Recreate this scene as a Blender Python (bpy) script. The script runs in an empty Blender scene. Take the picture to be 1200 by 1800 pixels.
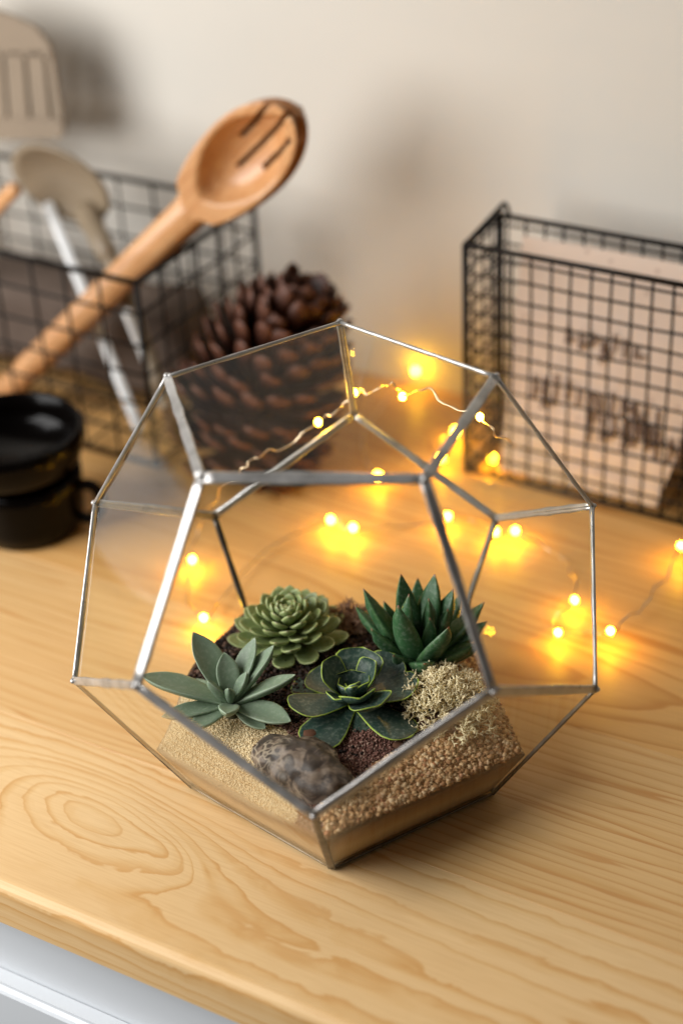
import bpy, bmesh, math, random
import numpy as np
from mathutils import Vector, Matrix

random.seed(7); RNG = np.random.default_rng(7)
SC = bpy.context.scene
COL = SC.collection

# ------------------------------------------------------------------ camera
CAM = np.array([0.0048922, -0.73071074, 0.62996584])
RC = np.array([[9.98660451e-01, -2.79929884e-02, -4.35166193e-02],
               [5.17426667e-02, 5.40279274e-01, 8.39893447e-01],
               [0.0, -8.41020034e-01, 5.41003976e-01]])     # rows: right, up, backward
FPX = 3081.39                                                # focal length in pixels of the 1200 x 1800 photograph
cam_d = bpy.data.cameras.new('camera'); cam = bpy.data.objects.new('camera', cam_d); COL.objects.link(cam)
RO, UP, BK = RC
cam.matrix_world = Matrix(((RO[0], UP[0], BK[0], CAM[0]), (RO[1], UP[1], BK[1], CAM[1]),
                           (RO[2], UP[2], BK[2], CAM[2]), (0, 0, 0, 1)))
cam_d.sensor_fit = 'VERTICAL'; cam_d.sensor_height = 36; cam_d.sensor_width = 24
cam_d.lens = FPX * 36 / 1800
cam_d.clip_start = .02; cam_d.clip_end = 60
cam_d.dof.use_dof = True; cam_d.dof.focus_distance = .905; cam_d.dof.aperture_fstop = 3.0
SC.camera = cam

# ------------------------------------------------------------------ light and exposure
w = bpy.data.worlds.new('World'); SC.world = w; w.use_nodes = True
w.node_tree.nodes['Background'].inputs[0].default_value = (1.0, .93, .86, 1)
w.node_tree.nodes['Background'].inputs[1].default_value = .058
def area(name, loc, target, sx, sy, power, col):
    d = bpy.data.lights.new(name, 'AREA'); d.shape = 'RECTANGLE'; d.size = sx; d.size_y = sy
    d.energy = power; d.color = col
    o = bpy.data.objects.new(name, d); COL.objects.link(o); o.location = loc
    o.rotation_euler = (Vector(target) - Vector(loc)).to_track_quat('-Z', 'Y').to_euler()
    return o
area('window_light', (-.98, -.13, .60), (0, .12, .06), .85, .92, 23.5, (1.0, .985, .97))
SC.view_settings.view_transform = 'Standard'; SC.view_settings.look = 'None'
SC.view_settings.exposure = 0; SC.view_settings.gamma = 1; SC.view_settings.use_curve_mapping = False
SC.cycles.max_bounces = 10; SC.cycles.transparent_max_bounces = 40; SC.cycles.glossy_bounces = 5
SC.cycles.diffuse_bounces = 4; SC.cycles.caustics_reflective = False; SC.cycles.caustics_refractive = False
SC.cycles.sample_clamp_indirect = 4; SC.cycles.use_denoising = True

# ------------------------------------------------------------------ helpers
ANG = math.radians(31)
US = np.array([math.cos(ANG), -math.sin(ANG), 0.]); NT = np.array([math.sin(ANG), math.cos(ANG), 0.])
ZZ = np.array([0, 0, 1.])
def st(s, t, z): return US * s + NT * t + ZZ * z            # along the wall, towards the wall, up
def ray(px, py): return RC.T @ np.array([(px - 600) / FPX, -(py - 900) / FPX, -1.])
def at_z(px, py, z):
    v = ray(px, py); return CAM + v * (z - CAM[2]) / v[2]
def at_plane(px, py, p0, n):
    v = ray(px, py); return CAM + v * (np.dot(np.array(p0) - CAM, n) / np.dot(v, n))
def at_t(px, py, t): return at_plane(px, py, NT * t, NT)
def nrm(v): v = np.asarray(v, float); return v / (np.linalg.norm(v) + 1e-12)

def mesh_data(name, V, F, smooth=True, attrs=None, mats=None):
    me = bpy.data.meshes.new(name)
    me.from_pydata([tuple(map(float, v)) for v in V], [], [tuple(map(int, f)) for f in F])
    if smooth: me.polygons.foreach_set('use_smooth', [True] * len(me.polygons))
    for k, a in (attrs or {}).items():
        at = me.attributes.new(k, 'FLOAT', 'POINT'); at.data.foreach_set('value', np.asarray(a, np.float32))
    me.update(); return me
def link(name, me, mat, parent=None, loc=None):
    o = bpy.data.objects.new(name, me); COL.objects.link(o)
    if mat is not None:
        me.materials.clear(); me.materials.append(mat)
    if parent is not None: o.parent = parent
    if loc is not None: o.location = loc
    return o
def part(name, V, F, mat, root, smooth=True, attrs=None):
    """A mesh given in world coordinates, as a child of an unrotated root (or of a part at the root's origin)."""
    off = np.zeros(3); r = root
    while r is not None: off += np.array(r.location); r = r.parent
    V = np.asarray(V, float) - off
    return link(name, mesh_data(name, V, F, smooth, attrs), mat, root)
def thing(name, label, cat, loc=(0, 0, 0), group=None, rz=0):
    o = bpy.data.objects.new(name, None); COL.objects.link(o); o.empty_display_size = .02
    o.location = loc; o.rotation_euler = (0, 0, rz); return tag(o, label, cat, group)
def tag(o, label, cat, group=None, kind=None):
    if label: o['label'] = label
    if cat: o['category'] = cat
    if group: o['group'] = group
    if kind: o['kind'] = kind
    return o

class MB:
    def __init__(s): s.V = []; s.F = []; s.n = 0
    def add(s, V, F):
        s.V.extend(list(map(np.asarray, V))); s.F.extend([tuple(i + s.n for i in f) for f in F]); s.n += len(V)
        return s
    def tube(s, P, r, k=6, caps=True):
        P = np.asarray(P, float); n = len(P); R = np.full(n, r) if np.isscalar(r) else np.asarray(r, float)
        T = np.gradient(P, axis=0); T /= np.linalg.norm(T, axis=1)[:, None] + 1e-12
        a = np.array([0, 0, 1.]) if abs(T[0][2]) < .9 else np.array([1., 0, 0])
        N = nrm(np.cross(T[0], a)); V = []
        for i in range(n):
            N = nrm(N - np.dot(N, T[i]) * T[i]); B = np.cross(T[i], N)
            for j in range(k):
                t = 2 * math.pi * j / k; V.append(P[i] + R[i] * (math.cos(t) * N + math.sin(t) * B))
        F = [(i * k + j, i * k + (j + 1) % k, (i + 1) * k + (j + 1) % k, (i + 1) * k + j) for i in range(n - 1) for j in range(k)]
        if caps: F += [tuple(range(k))[::-1], tuple((n - 1) * k + j for j in range(k))]
        return s.add(V, F)
    def box(s, c, h, ax=None):
        ax = np.eye(3) if ax is None else np.asarray(ax); c = np.asarray(c, float)
        V = [c + ax[0] * h[0] * x + ax[1] * h[1] * y + ax[2] * h[2] * z for x in (-1, 1) for y in (-1, 1) for z in (-1, 1)]
        return s.add(V, [(0, 1, 3, 2), (4, 6, 7, 5), (0, 4, 5, 1), (2, 3, 7, 6), (0, 2, 6, 4), (1, 5, 7, 3)])
    def lathe(s, prof, c, k=48, closed=False):
        c = np.asarray(c, float); V = []
        for r, z in prof:
            for j in range(k):
                t = 2 * math.pi * j / k; V.append(c + np.array([r * math.cos(t), r * math.sin(t), z]))
        n = len(prof)
        F = [(i * k + j, i * k + (j + 1) % k, (i + 1) * k + (j + 1) % k, (i + 1) * k + j) for i in range(n - 1) for j in range(k)]
        F += [tuple(range(k))[::-1], tuple((n - 1) * k + j for j in range(k))]
        return s.add(V, F)
    def part(s, name, mat, root, smooth=True): return part(name, s.V, s.F, mat, root, smooth)

def spline(P, n=10):
    P = np.asarray(P, float); out = []
    Q = np.vstack([2 * P[0] - P[1], P, 2 * P[-1] - P[-2]])
    for i in range(1, len(Q) - 2):
        for t in np.linspace(0, 1, n, endpoint=False):
            a, b, c, d = Q[i - 1], Q[i], Q[i + 1], Q[i + 2]
            out.append(.5 * (2 * b + (c - a) * t + (2 * a - 5 * b + 4 * c - d) * t * t + (3 * b - a - 3 * c + d) * t ** 3))
    out.append(P[-1]); return np.array(out)

# value noise for geometry
_G = RNG.random((64, 64, 64))
def vnoise(p):
    p = np.asarray(p, float); i = np.floor(p).astype(int); f = p - i; f = f * f * (3 - 2 * f); r = 0
    for dx in (0, 1):
        for dy in (0, 1):
            for dz in (0, 1):
                wgt = (f[..., 0] if dx else 1 - f[..., 0]) * (f[..., 1] if dy else 1 - f[..., 1]) * (f[..., 2] if dz else 1 - f[..., 2])
                r = r + wgt * _G[(i[..., 0] + dx) % 64, (i[..., 1] + dy) % 64, (i[..., 2] + dz) % 64]
    return r

# ------------------------------------------------------------------ materials
class Mat:
    def __init__(s, name, rough=.5, spec=.5, base=(.5, .5, .5), metal=0):
        s.m = bpy.data.materials.new(name); s.m.use_nodes = True; s.t = s.m.node_tree; s.N = s.t.nodes; s.L = s.t.links
        s.b = s.N['Principled BSDF']; s.out = s.N['Material Output']
        s.b.inputs['Roughness'].default_value = rough; s.b.inputs['Specular IOR Level'].default_value = spec
        s.b.inputs['Base Color'].default_value = (*base, 1); s.b.inputs['Metallic'].default_value = metal
        s._c = {}
    def node(s, typ, **kw):
        n = s.N.new('ShaderNode' + typ)
        for k, v in kw.items():
            if hasattr(n, k): setattr(n, k, v)
        return n
    def lk(s, a, b): s.L.new(a, b)
    def coord(s, which='Object', scale=(1, 1, 1), rot=(0, 0, 0)):
        if 'c' not in s._c: s._c['c'] = s.node('TexCoord')
        mp = s.node('Mapping'); mp.inputs['Scale'].default_value = scale; mp.inputs['Rotation'].default_value = rot
        s.lk(s._c['c'].outputs[which], mp.inputs['Vector']); return mp.outputs[0]
    def noise(s, vec, scale, detail=4, rough=.55, dist=0):
        n = s.node('TexNoise'); n.inputs['Scale'].default_value = scale; n.inputs['Detail'].default_value = detail
        n.inputs['Roughness'].default_value = rough; n.inputs['Distortion'].default_value = dist
        s.lk(vec, n.inputs['Vector']); return n.outputs['Fac']
    def ramp(s, fac, stops, interp='LINEAR'):
        r = s.node('ValToRGB'); r.color_ramp.interpolation = interp; e = r.color_ramp.elements
        while len(e) < len(stops): e.new(.5)
        for i, (p, c) in enumerate(stops):
            e[i].position = p; e[i].color = (*c, 1) if len(c) == 3 else c
        s.lk(fac, r.inputs[0]); return r.outputs[0]
    def math(s, op, a, b=None, c=None, clamp=False):
        n = s.node('Math', operation=op); n.use_clamp = clamp
        for i, v in enumerate((a, b, c)):
            if v is None: continue
            if isinstance(v, (int, float)): n.inputs[i].default_value = v
            else: s.lk(v, n.inputs[i])
        return n.outputs[0]
    def mix(s, fac, a, b, blend='MIX'):
        n = s.node('Mix', data_type='RGBA', blend_type=blend)
        for k, v in ((0, fac), (6, a), (7, b)):
            if isinstance(v, (int, float)): n.inputs[k].default_value = v
            elif isinstance(v, tuple): n.inputs[k].default_value = (*v, 1)
            else: s.lk(v, n.inputs[k])
        return n.outputs[2]
    def attr(s, name):
        n = s.node('Attribute', attribute_name=name); return n.outputs['Fac']
    def color(s, c): s.lk(c, s.b.inputs['Base Color']); return s
    def bump(s, h, strength=.3, dist=.001):
        n = s.node('Bump'); n.inputs['Strength'].default_value = strength; n.inputs['Distance'].default_value = dist
        s.lk(h, n.inputs['Height']); s.lk(n.outputs[0], s.b.inputs['Normal']); return s

def wood_material(name, pith=(0., -.05), freq=170, slope=.12, warp=.010, light=(.79, .555, .285), dark=(.625, .345, .120), mid=(.72, .465, .205), bump_at=None, seed=0., irr=0.):
    M = Mat(name, rough=.34, spec=.35)
    tc = M.node('TexCoord'); sep = M.node('SeparateXYZ'); M.lk(tc.outputs['Object'], sep.inputs[0])
    comb = M.node('CombineXYZ')
    M.lk(M.math('MULTIPLY_ADD', sep.outputs[0], 3.2, seed), comb.inputs[0]); M.lk(M.math('MULTIPLY', sep.outputs[1], 14), comb.inputs[1]); M.lk(M.math('MULTIPLY', sep.outputs[2], 14), comb.inputs[2])
    n1 = M.noise(comb.outputs[0], 1.0, 3, .5)
    wv = M.math('MULTIPLY', M.math('SUBTRACT', n1, .5), warp)
    comb2 = M.node('CombineXYZ')
    M.lk(M.math('MULTIPLY_ADD', sep.outputs[0], 14, seed), comb2.inputs[0]); M.lk(M.math('MULTIPLY', sep.outputs[1], 90), comb2.inputs[1]); M.lk(M.math('MULTIPLY', sep.outputs[2], 60), comb2.inputs[2])
    n2 = M.noise(comb2.outputs[0], 1.0, 3, .5)
    wv = M.math('ADD', wv, M.math('MULTIPLY', M.math('SUBTRACT', n2, .5), .0011))
    y = M.math('SUBTRACT', sep.outputs[1], pith[0])
    z = M.math('ADD', M.math('SUBTRACT', sep.outputs[2], pith[1]), M.math('MULTIPLY', sep.outputs[0], slope))
    d = M.math('SQRT', M.math('ADD', M.math('MULTIPLY', y, y), M.math('MULTIPLY', z, z)))
    d = M.math('ADD', d, wv)
    if bump_at:
        for (s0, t0, ws, wt, amp, skew) in bump_at:
            a = M.math('DIVIDE', M.math('SUBTRACT', sep.outputs[0], s0), ws)
            b = M.math('DIVIDE', M.math('ADD', M.math('SUBTRACT', sep.outputs[1], t0), M.math('MULTIPLY', M.math('SUBTRACT', sep.outputs[0], s0), skew)), wt)
            q = M.math('ADD', M.math('MULTIPLY', a, a), M.math('MULTIPLY', b, b))
            d = M.math('ADD', d, M.math('MULTIPLY', M.math('EXPONENT', M.math('MULTIPLY', q, -1.)), amp))
    cv = M.node('CombineXYZ'); M.lk(M.math('MULTIPLY', d, 55), cv.inputs[0]); M.lk(M.math('MULTIPLY_ADD', sep.outputs[0], 2.5, seed), cv.inputs[1]); M.lk(M.math('MULTIPLY', sep.outputs[1], 6), cv.inputs[2])
    d = M.math('ADD', d, M.math('MULTIPLY', M.math('SUBTRACT', M.noise(cv.outputs[0], 1.0, 3, .6), .5), .026))
    if irr:
        ci = M.node('CombineXYZ'); M.lk(M.math('MULTIPLY', sep.outputs[0], 30), ci.inputs[0]); M.lk(M.math('MULTIPLY', sep.outputs[1], 55), ci.inputs[1]); ci.inputs[2].default_value = seed
        d = M.math('ADD', d, M.math('MULTIPLY', M.math('SUBTRACT', M.noise(ci.outputs[0], 1.0, 3, .55, .8), .5), irr))
    fr = M.math('FRACT', M.math('MULTIPLY', d, freq))
    c = M.ramp(fr, [(0, light), (.50, light), (.78, mid), (.90, dark), (.95, dark), (1, light)])
    msk = M.ramp(M.noise(cv.outputs[0], 1.7, 3, .55), [(.28, (.40,) * 3), (.58, (1,) * 3)])
    c = M.mix(msk, tuple(.6 * a + .4 * b for a, b in zip(light, mid)), c)
    # fine pores along the grain and slow tonal drift
    comb3 = M.node('CombineXYZ')
    M.lk(M.math('MULTIPLY', sep.outputs[0], 30), comb3.inputs[0]); M.lk(M.math('MULTIPLY', sep.outputs[1], 900), comb3.inputs[1]); M.lk(M.math('MULTIPLY', sep.outputs[2], 900), comb3.inputs[2])
    n3 = M.noise(comb3.outputs[0], 1.0, 2, .6)
    c = M.mix(M.math('MULTIPLY', M.math('SUBTRACT', n3, .42), .9, clamp=True), c, (.50, .27, .10))
    n4 = M.noise(comb.outputs[0], .55, 2, .5)
    c = M.mix(M.ramp(n4, [(.3, (0, 0, 0)), (.75, (1, 1, 1))]), c, M.mix(.42, c, (.62, .34, .12)))
    M.color(c)
    M.lk(M.math('MULTIPLY_ADD', n3, .20, .35), M.b.inputs['Roughness'])
    M.bump(M.math('ADD', M.math('MULTIPLY', n3, .6), M.math('MULTIPLY', fr, .4)), .10, .0004)
    return M.m

def glass_material():
    M = Mat('window_glass'); N = M.N; N.remove(M.b)
    lw = M.node('LayerWeight'); lw.inputs['Blend'].default_value = .5
    f = M.math('MULTIPLY_ADD', M.math('POWER', lw.outputs['Facing'], 6.5), 1.3, .006)
    geo = M.node('NewGeometry'); f = M.math('MULTIPLY', f, M.math('SUBTRACT', 1, geo.outputs['Backfacing']))
    nz = M.noise(M.coord('Object'), 60, 4, .6)
    tr = M.node('BsdfTransparent'); tr.inputs[0].default_value = (.985, .99, .98, 1)
    gl = M.node('BsdfGlossy'); gl.inputs['Roughness'].default_value = .012; gl.inputs[0].default_value = (1, 1, 1, 1)
    df = M.node('BsdfDiffuse'); df.inputs[0].default_value = (.75, .73, .70, 1)
    dust = M.ramp(nz, [(.46, (.0004,) * 3), (.85, (.007,) * 3)])
    m0 = M.node('MixShader'); M.lk(dust, m0.inputs[0]); M.lk(tr.outputs[0], m0.inputs[1]); M.lk(df.outputs[0], m0.inputs[2])
    mx = M.node('MixShader'); M.lk(f, mx.inputs[0]); M.lk(m0.outputs[0], mx.inputs[1]); M.lk(gl.outputs[0], mx.inputs[2])
    M.lk(mx.outputs[0], M.out.inputs['Surface']); return M.m

def leaf_material(name, body, body2, edge, tip, edge_pow=(.86, .98), tip_rng=(.93, 1.0), rough=.42, back=None, sss=.08):
    M = Mat(name, rough=rough, spec=.45)
    n = M.noise(M.coord('Object'), 120, 3, .6)
    oi = M.node('ObjectInfo'); rr = oi.outputs['Random']
    c = M.mix(M.math('ADD', M.math('MULTIPLY', n, .55), M.math('MULTIPLY', rr, .45)), tuple(x * .80 for x in body), tuple(x * 1.12 for x in body2))
    n5 = M.noise(M.coord('Object'), 38, 5, .65, .6)
    c = M.mix(M.math('MULTIPLY', M.ramp(n5, [(.56, (0,) * 3), (.72, (1,) * 3)]), .40), c, tuple(a * .7 + b * .3 for a, b in zip(body2, (.42, .30, .16))))
    u = M.attr('along')
    base = M.ramp(u, [(0, (1,) * 3), (.35, (0,) * 3)])
    c = M.mix(M.math('MULTIPLY', base, .45), c, tuple(min(1, x * 1.5 + .01) for x in body2))
    e = M.ramp(M.attr('edge'), [(edge_pow[0], (0,) * 3), (edge_pow[1], (1,) * 3)])
    c = M.mix(e, c, edge)
    t = M.ramp(u, [(tip_rng[0], (0,) * 3), (tip_rng[1], (1,) * 3)])
    c = M.mix(t, c, tip)
    n2 = M.noise(M.coord('Object'), 500, 3, .6)
    c = M.mix(M.math('MULTIPLY', M.math('SUBTRACT', n2, .48), .95, clamp=True), c, (.5, .55, .45))
    M.color(c)
    M.b.inputs['Subsurface Weight'].default_value = sss; M.b.inputs['Subsurface Radius'].default_value = (.3, .5, .15)
    M.b.inputs['Subsurface Scale'].default_value = .006
    M.bump(n2, .08, .0005)
    return M.m

def simple(name, base, rough=.5, spec=.5, metal=0, vary=0., scale=40, bump=0., bscale=200, coat=0.):
    M = Mat(name, rough, spec, base, metal)
    if vary:
        n = M.noise(M.coord('Object'), scale, 4, .6)
        M.color(M.mix(n, tuple(b * (1 - vary) for b in base), tuple(min(1, b * (1 + vary)) for b in base)))
    if bump: M.bump(M.noise(M.coord('Object'), bscale, 4, .6), bump, .001)
    if coat: M.b.inputs['Coat Weight'].default_value = coat; M.b.inputs['Coat Roughness'].default_value = .05
    return M.m

M_GLASS = glass_material()
def solder(name, c0, c1):
    M = Mat(name, rough=.33, metal=.62, base=(.50, .48, .46))
    n = M.noise(M.coord('Object'), 160, 4, .6); n2 = M.noise(M.coord('Object'), 45, 3, .6)
    M.color(M.ramp(n2, [(.3, c0), (.7, c1)]))
    M.lk(M.math('MULTIPLY_ADD', n, .35, .16), M.b.inputs['Roughness']); M.bump(n2, .5, .0012); return M.m
M_SOLDER = solder('solder_metal', (.30, .29, .275), (.60, .585, .565)); M_SOLDER_DARK = solder('dark_patina', (.05, .045, .04), (.16, .14, .12))
def wall_material():
    M = Mat('wall_paint', .75, .25); co = M.coord('Object'); n = M.noise(co, 5, 5, .6); sp = M.noise(co, 55, 2, .4); n3 = M.noise(co, 420, 3, .6)
    c = M.mix(n, (.585, .555, .495), (.635, .605, .545)); c = M.mix(M.ramp(sp, [(.76, (0,) * 3), (.80, (.35,) * 3)]), c, (.40, .36, .31))
    M.color(c); M.bump(M.math('ADD', n3, M.math('MULTIPLY', n, 2)), .18, .0015); return M.m
M_WALL = wall_material()
M_WHITE = simple('cabinet_white', (.64, .67, .70), .32, .5, vary=.02, scale=8, bump=.03, bscale=60)
M_WIRE = simple('black_wire', (.007, .005, .004), .55, .18, vary=.3, scale=80)
M_MUG = simple('black_glaze', (.0015, .001, .0008), .18, .12)
M_COPPER = simple('copper_wire', (.80, .62, .42), .28, metal=1, vary=.1, scale=300)
M_STEEL = simple('pale_handle', (.84, .86, .86), .25, .6, vary=.04, scale=60)

# ------------------------------------------------------------------ the setting: wall, sideboard
WT = .394
def wall():
    m = MB(); a, b = -3.0, 2.2
    m.box(st((a + b) / 2, WT + .03, .45), ((b - a) / 2, .03, 1.3), [US, NT, ZZ])
    o = m.part('wall', M_WALL, None, False); tag(o, 'warm white painted plaster wall behind the sideboard', None, None, 'structure')
    # a small scuff on the paint
wall()

SB = thing('sideboard', 'pine topped white sideboard on which the glass terrarium and the wire baskets stand', 'sideboard', (0, 0, 0), rz=-ANG)
TH = .031
def rounded_plank(x0, x1, y0, y1, z0, z1, rf=0.0):
    """Plank in sideboard coordinates; rf rounds the front (low y) edges, tiny chamfers elsewhere."""
    c = .0003; prof = []
    if rf:
        for a in np.linspace(0, math.pi / 2, 6): prof.append((y0 + rf - rf * math.cos(a), z1 - rf + rf * math.sin(a)))
    else: prof += [(y0, z1 - c), (y0 + c, z1)]
    prof += [(y1 - c, z1), (y1, z1 - c), (y1, z0)]
    if rf:
        prof += [(y0 + rf * .6, z0), (y0, z0 + rf * .6)]
    else: prof += [(y0, z0)]
    n = len(prof); cx, cy, cz = (x0 + x1) / 2, (y0 + y1) / 2, z1
    V = [(x - cx, y - cy, z - cz) for x in (x0, x1) for y, z in prof]
    F = [(i, i + n, (i + 1) % n + n, (i + 1) % n) for i in range(n)] + [tuple(range(n)), tuple(range(n, 2 * n))[::-1]]
    return V, F, (cx, cy, cz)
X0, X1 = -1.0, .9
PLANKS = [(-.163, -.052), (-.052, .0805), (.0805, .190), (.190, .300), (.300, WT - .001)]
WOODS = [
    wood_material('pine_front', (-.055, -.055), 100, .03, .014, seed=1.3, irr=.0075, bump_at=[(-.098, .010, .062, .024, -.056, .12), (-.045, .002, .018, .009, -.012, .3)]),
    wood_material('pine_second', (.10, -.03), 165, .03, .012, seed=7.1, light=(.73, .49, .23), mid=(.65, .40, .16), dark=(.55, .275, .09)),
    wood_material('pine_third', (-.015, -.045), 150, .05, .014, light=(.70, .415, .155), mid=(.60, .325, .10), dark=(.50, .225, .055), seed=3.7),
    wood_material('pine_fourth', (.06, -.05), 170, -.05, .012, light=(.70, .415, .155), mid=(.60, .325, .10), dark=(.50, .225, .055), seed=11.9),
    wood_material('pine_fifth', (-.05, -.04), 170, .04, .012, light=(.70, .415, .155), mid=(.60, .325, .10), dark=(.50, .225, .055), seed=5.2)]
CX = (X0 + X1) / 2
for (y0, y1), mt in zip(PLANKS, WOODS):
    V, F, c = rounded_plank(X0, X1, y0, y1, -TH, 0.0, .006 if y0 == -.163 else 0)
    o = link('plank', mesh_data('plank', V, F, False), mt, SB, c)
    # texture coordinates measured from the sideboard's middle along the board
    for v in o.data.vertices: v.co.x += c[0]
    o.location.x = 0
def cab():
    m = MB(); m.box((CX, .12, -.42), ((X1 - X0) / 2 - .01, .268, .375)); V = m.V
    o = link('carcass', mesh_data('carcass', V, m.F, False), M_WHITE, SB)
    # drawer fronts under a narrow rail
    for k in range(5):
        xa = X0 + k * .4675 - .21; xb = xa + .462
        xa = max(xa, X0)
        d = bmesh.new(); bmesh.ops.create_cube(d, size=1.0)
        for v in d.verts: v.co = Vector((v.co.x * (xb - xa), v.co.y * .016, v.co.z * .24))
        bmesh.ops.bevel(d, geom=d.edges[:], offset=.004, segments=3, affect='EDGES')
        me = bpy.data.meshes.new('drawer_front'); d.to_mesh(me); d.free()
        o = link('drawer_front', me, M_WHITE, SB, ((xa + xb) / 2, -.1525, -.206))
cab()

# ------------------------------------------------------------------ terrarium
A = .10; PHI = (1 + 5 ** .5) / 2
Rb = A / (2 * math.sin(math.pi / 5)); Rr = Rb * PHI; h1 = A * math.sqrt(1 - ((Rr - Rb) / A) ** 2)
HT = A * math.sqrt((25 + 11 * 5 ** .5) / 10); CEN = np.array([0, 0, HT / 2])
YAW = math.radians(263.798356)
LIFT = .0012
W = {}
for k in range(5):
    t = 2 * math.pi * k / 5 + YAW; u = t + math.pi / 5
    W['B%d' % k] = np.array([Rb * math.cos(t), Rb * math.sin(t), LIFT]); W['L%d' % k] = np.array([Rr * math.cos(t), Rr * math.sin(t), h1])
    W['U%d' % k] = np.array([Rr * math.cos(u), Rr * math.sin(u), HT - h1]); W['T%d' % k] = np.array([Rb * math.cos(u), Rb * math.sin(u), HT])
FACES = {'base': ['B0', 'B1', 'B2', 'B3', 'B4'], 'top': ['T0', 'T1', 'T2', 'T3', 'T4']}
for k in range(5):
    FACES['low%d' % k] = ['B%d' % k, 'B%d' % ((k + 1) % 5), 'L%d' % ((k + 1) % 5), 'U%d' % k, 'L%d' % k]
    FACES['up%d' % k] = ['T%d' % ((k - 1) % 5), 'T%d' % k, 'U%d' % k, 'L%d' % k, 'U%d' % ((k - 1) % 5)]
def fnorm(fs):
    m = np.mean([W[i] for i in FACES[fs]], 0); return m, nrm(m - CEN)
TE = thing('terrarium', 'open fronted glass dodecahedron terrarium with silvery soldered edges holding four succulents', 'terrarium', (0, 0, 0))
for fn, vs in FACES.items():
    if fn == 'up0': continue                              # the opening
    m, n = fnorm(fn); P = [W[v] for v in vs]; th = .0008
    P = [m + (p - m) * (1 - .0014 / np.linalg.norm(p - m)) for p in P]
    V = [p + n * th for p in P] + [p - n * th for p in P]
    F = [(0, 1, 2, 3, 4), (9, 8, 7, 6, 5)] + [(i, i + 5, (i + 1) % 5 + 5, (i + 1) % 5) for i in range(5)]
    o = part('base_pane' if fn == 'base' else 'glass_pane', V, F, M_GLASS, TE, False)
edges = {}
for fn, vs in FACES.items():
    for i in range(5):
        edges.setdefault(tuple(sorted((vs[i], vs[(i + 1) % 5]))), []).append(fn)
def strip(a, b, f1, f2, wd, th):
    pa, pb = W[a], W[b]; e = nrm(pb - pa); n1, n2 = fnorm(f1)[1], fnorm(f2)[1]
    i1 = nrm(np.cross(n1, e)); i1 *= np.sign(np.dot(i1, fnorm(f1)[0] - pa)); i2 = nrm(np.cross(n2, e)); i2 *= np.sign(np.dot(i2, fnorm(f2)[0] - pa))
    nb = nrm(n1 + n2); k = 1 / np.dot(nb, n1)
    A_, B_ = i1 * wd + n1 * th, i2 * wd + n2 * th; bl = nb * th * .16
    prof = [A_, A_ * .86 + B_ * .14 + bl * .8, A_ * .62 + B_ * .38 + bl * 1.3, A_ * .38 + B_ * .62 + bl * 1.3, A_ * .14 + B_ * .86 + bl * .8, B_,
            i2 * (wd + th * .45), i2 * wd - n2 * th * .8, i2 * wd * .6 - n2 * th, -nb * th * k * .9, i1 * wd * .6 - n1 * th, i1 * wd - n1 * th * .8, i1 * (wd + th * .45)]
    q = len(prof); V = []; ns = 15
    ph = random.random() * 50
    for s_ in np.linspace(0, 1, ns):
        c = pa + (pb - pa) * s_
        sc = 1 + .22 * (vnoise(np.array([[s_ * 9 + ph, 3.3, ph]]))[0] - .5) * 2
        for p in prof: V.append(c + p * sc)
    F = [(i * q + j, i * q + (j + 1) % q, (i + 1) * q + (j + 1) % q, (i + 1) * q + j) for i in range(ns - 1) for j in range(q)]
    F += [tuple(range(q))[::-1], tuple((ns - 1) * q + j for j in range(q))]
    return V, F
for (a, b), (f1, f2) in edges.items():
    op = 'up0' in (f1, f2)
    low = 'B' in a[0] + b[0]; base = a[0] == 'B' and b[0] == 'B'
    wd, th = (.0022, .0015) if op else ((.0009, .0008) if base else ((.0014, .0011) if low else (.0019, .0013)))
    V, F = strip(a, b, f1, f2, wd, th)
    part('solder_strip', V, F, M_SOLDER_DARK if low else M_SOLDER, TE)
def ico(sub=1, r=1.0):
    b = bmesh.new(); bmesh.ops.create_icosphere(b, subdivisions=sub, radius=r)
    V = np.array([v.co[:] for v in b.verts]); F = [tuple(v.index for v in f.verts) for f in b.faces]; b.free(); return V, F
IV, IF = ico(2)
joint_me = mesh_data('solder_joint', IV * np.array([.0017, .0017, .0016]), IF); joint_lo = mesh_data('solder_joint', IV * .0013, IF)
for k_, p in W.items():
    o = link('solder_joint', joint_lo if k_[0] == 'B' else joint_me, M_SOLDER_DARK if k_[0] == 'B' else M_SOLDER, TE, tuple(p + (np.array([0, 0, .0010]) if k_[0] == 'B' else 0)))
    o.scale = (1, 1, .9)

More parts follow.
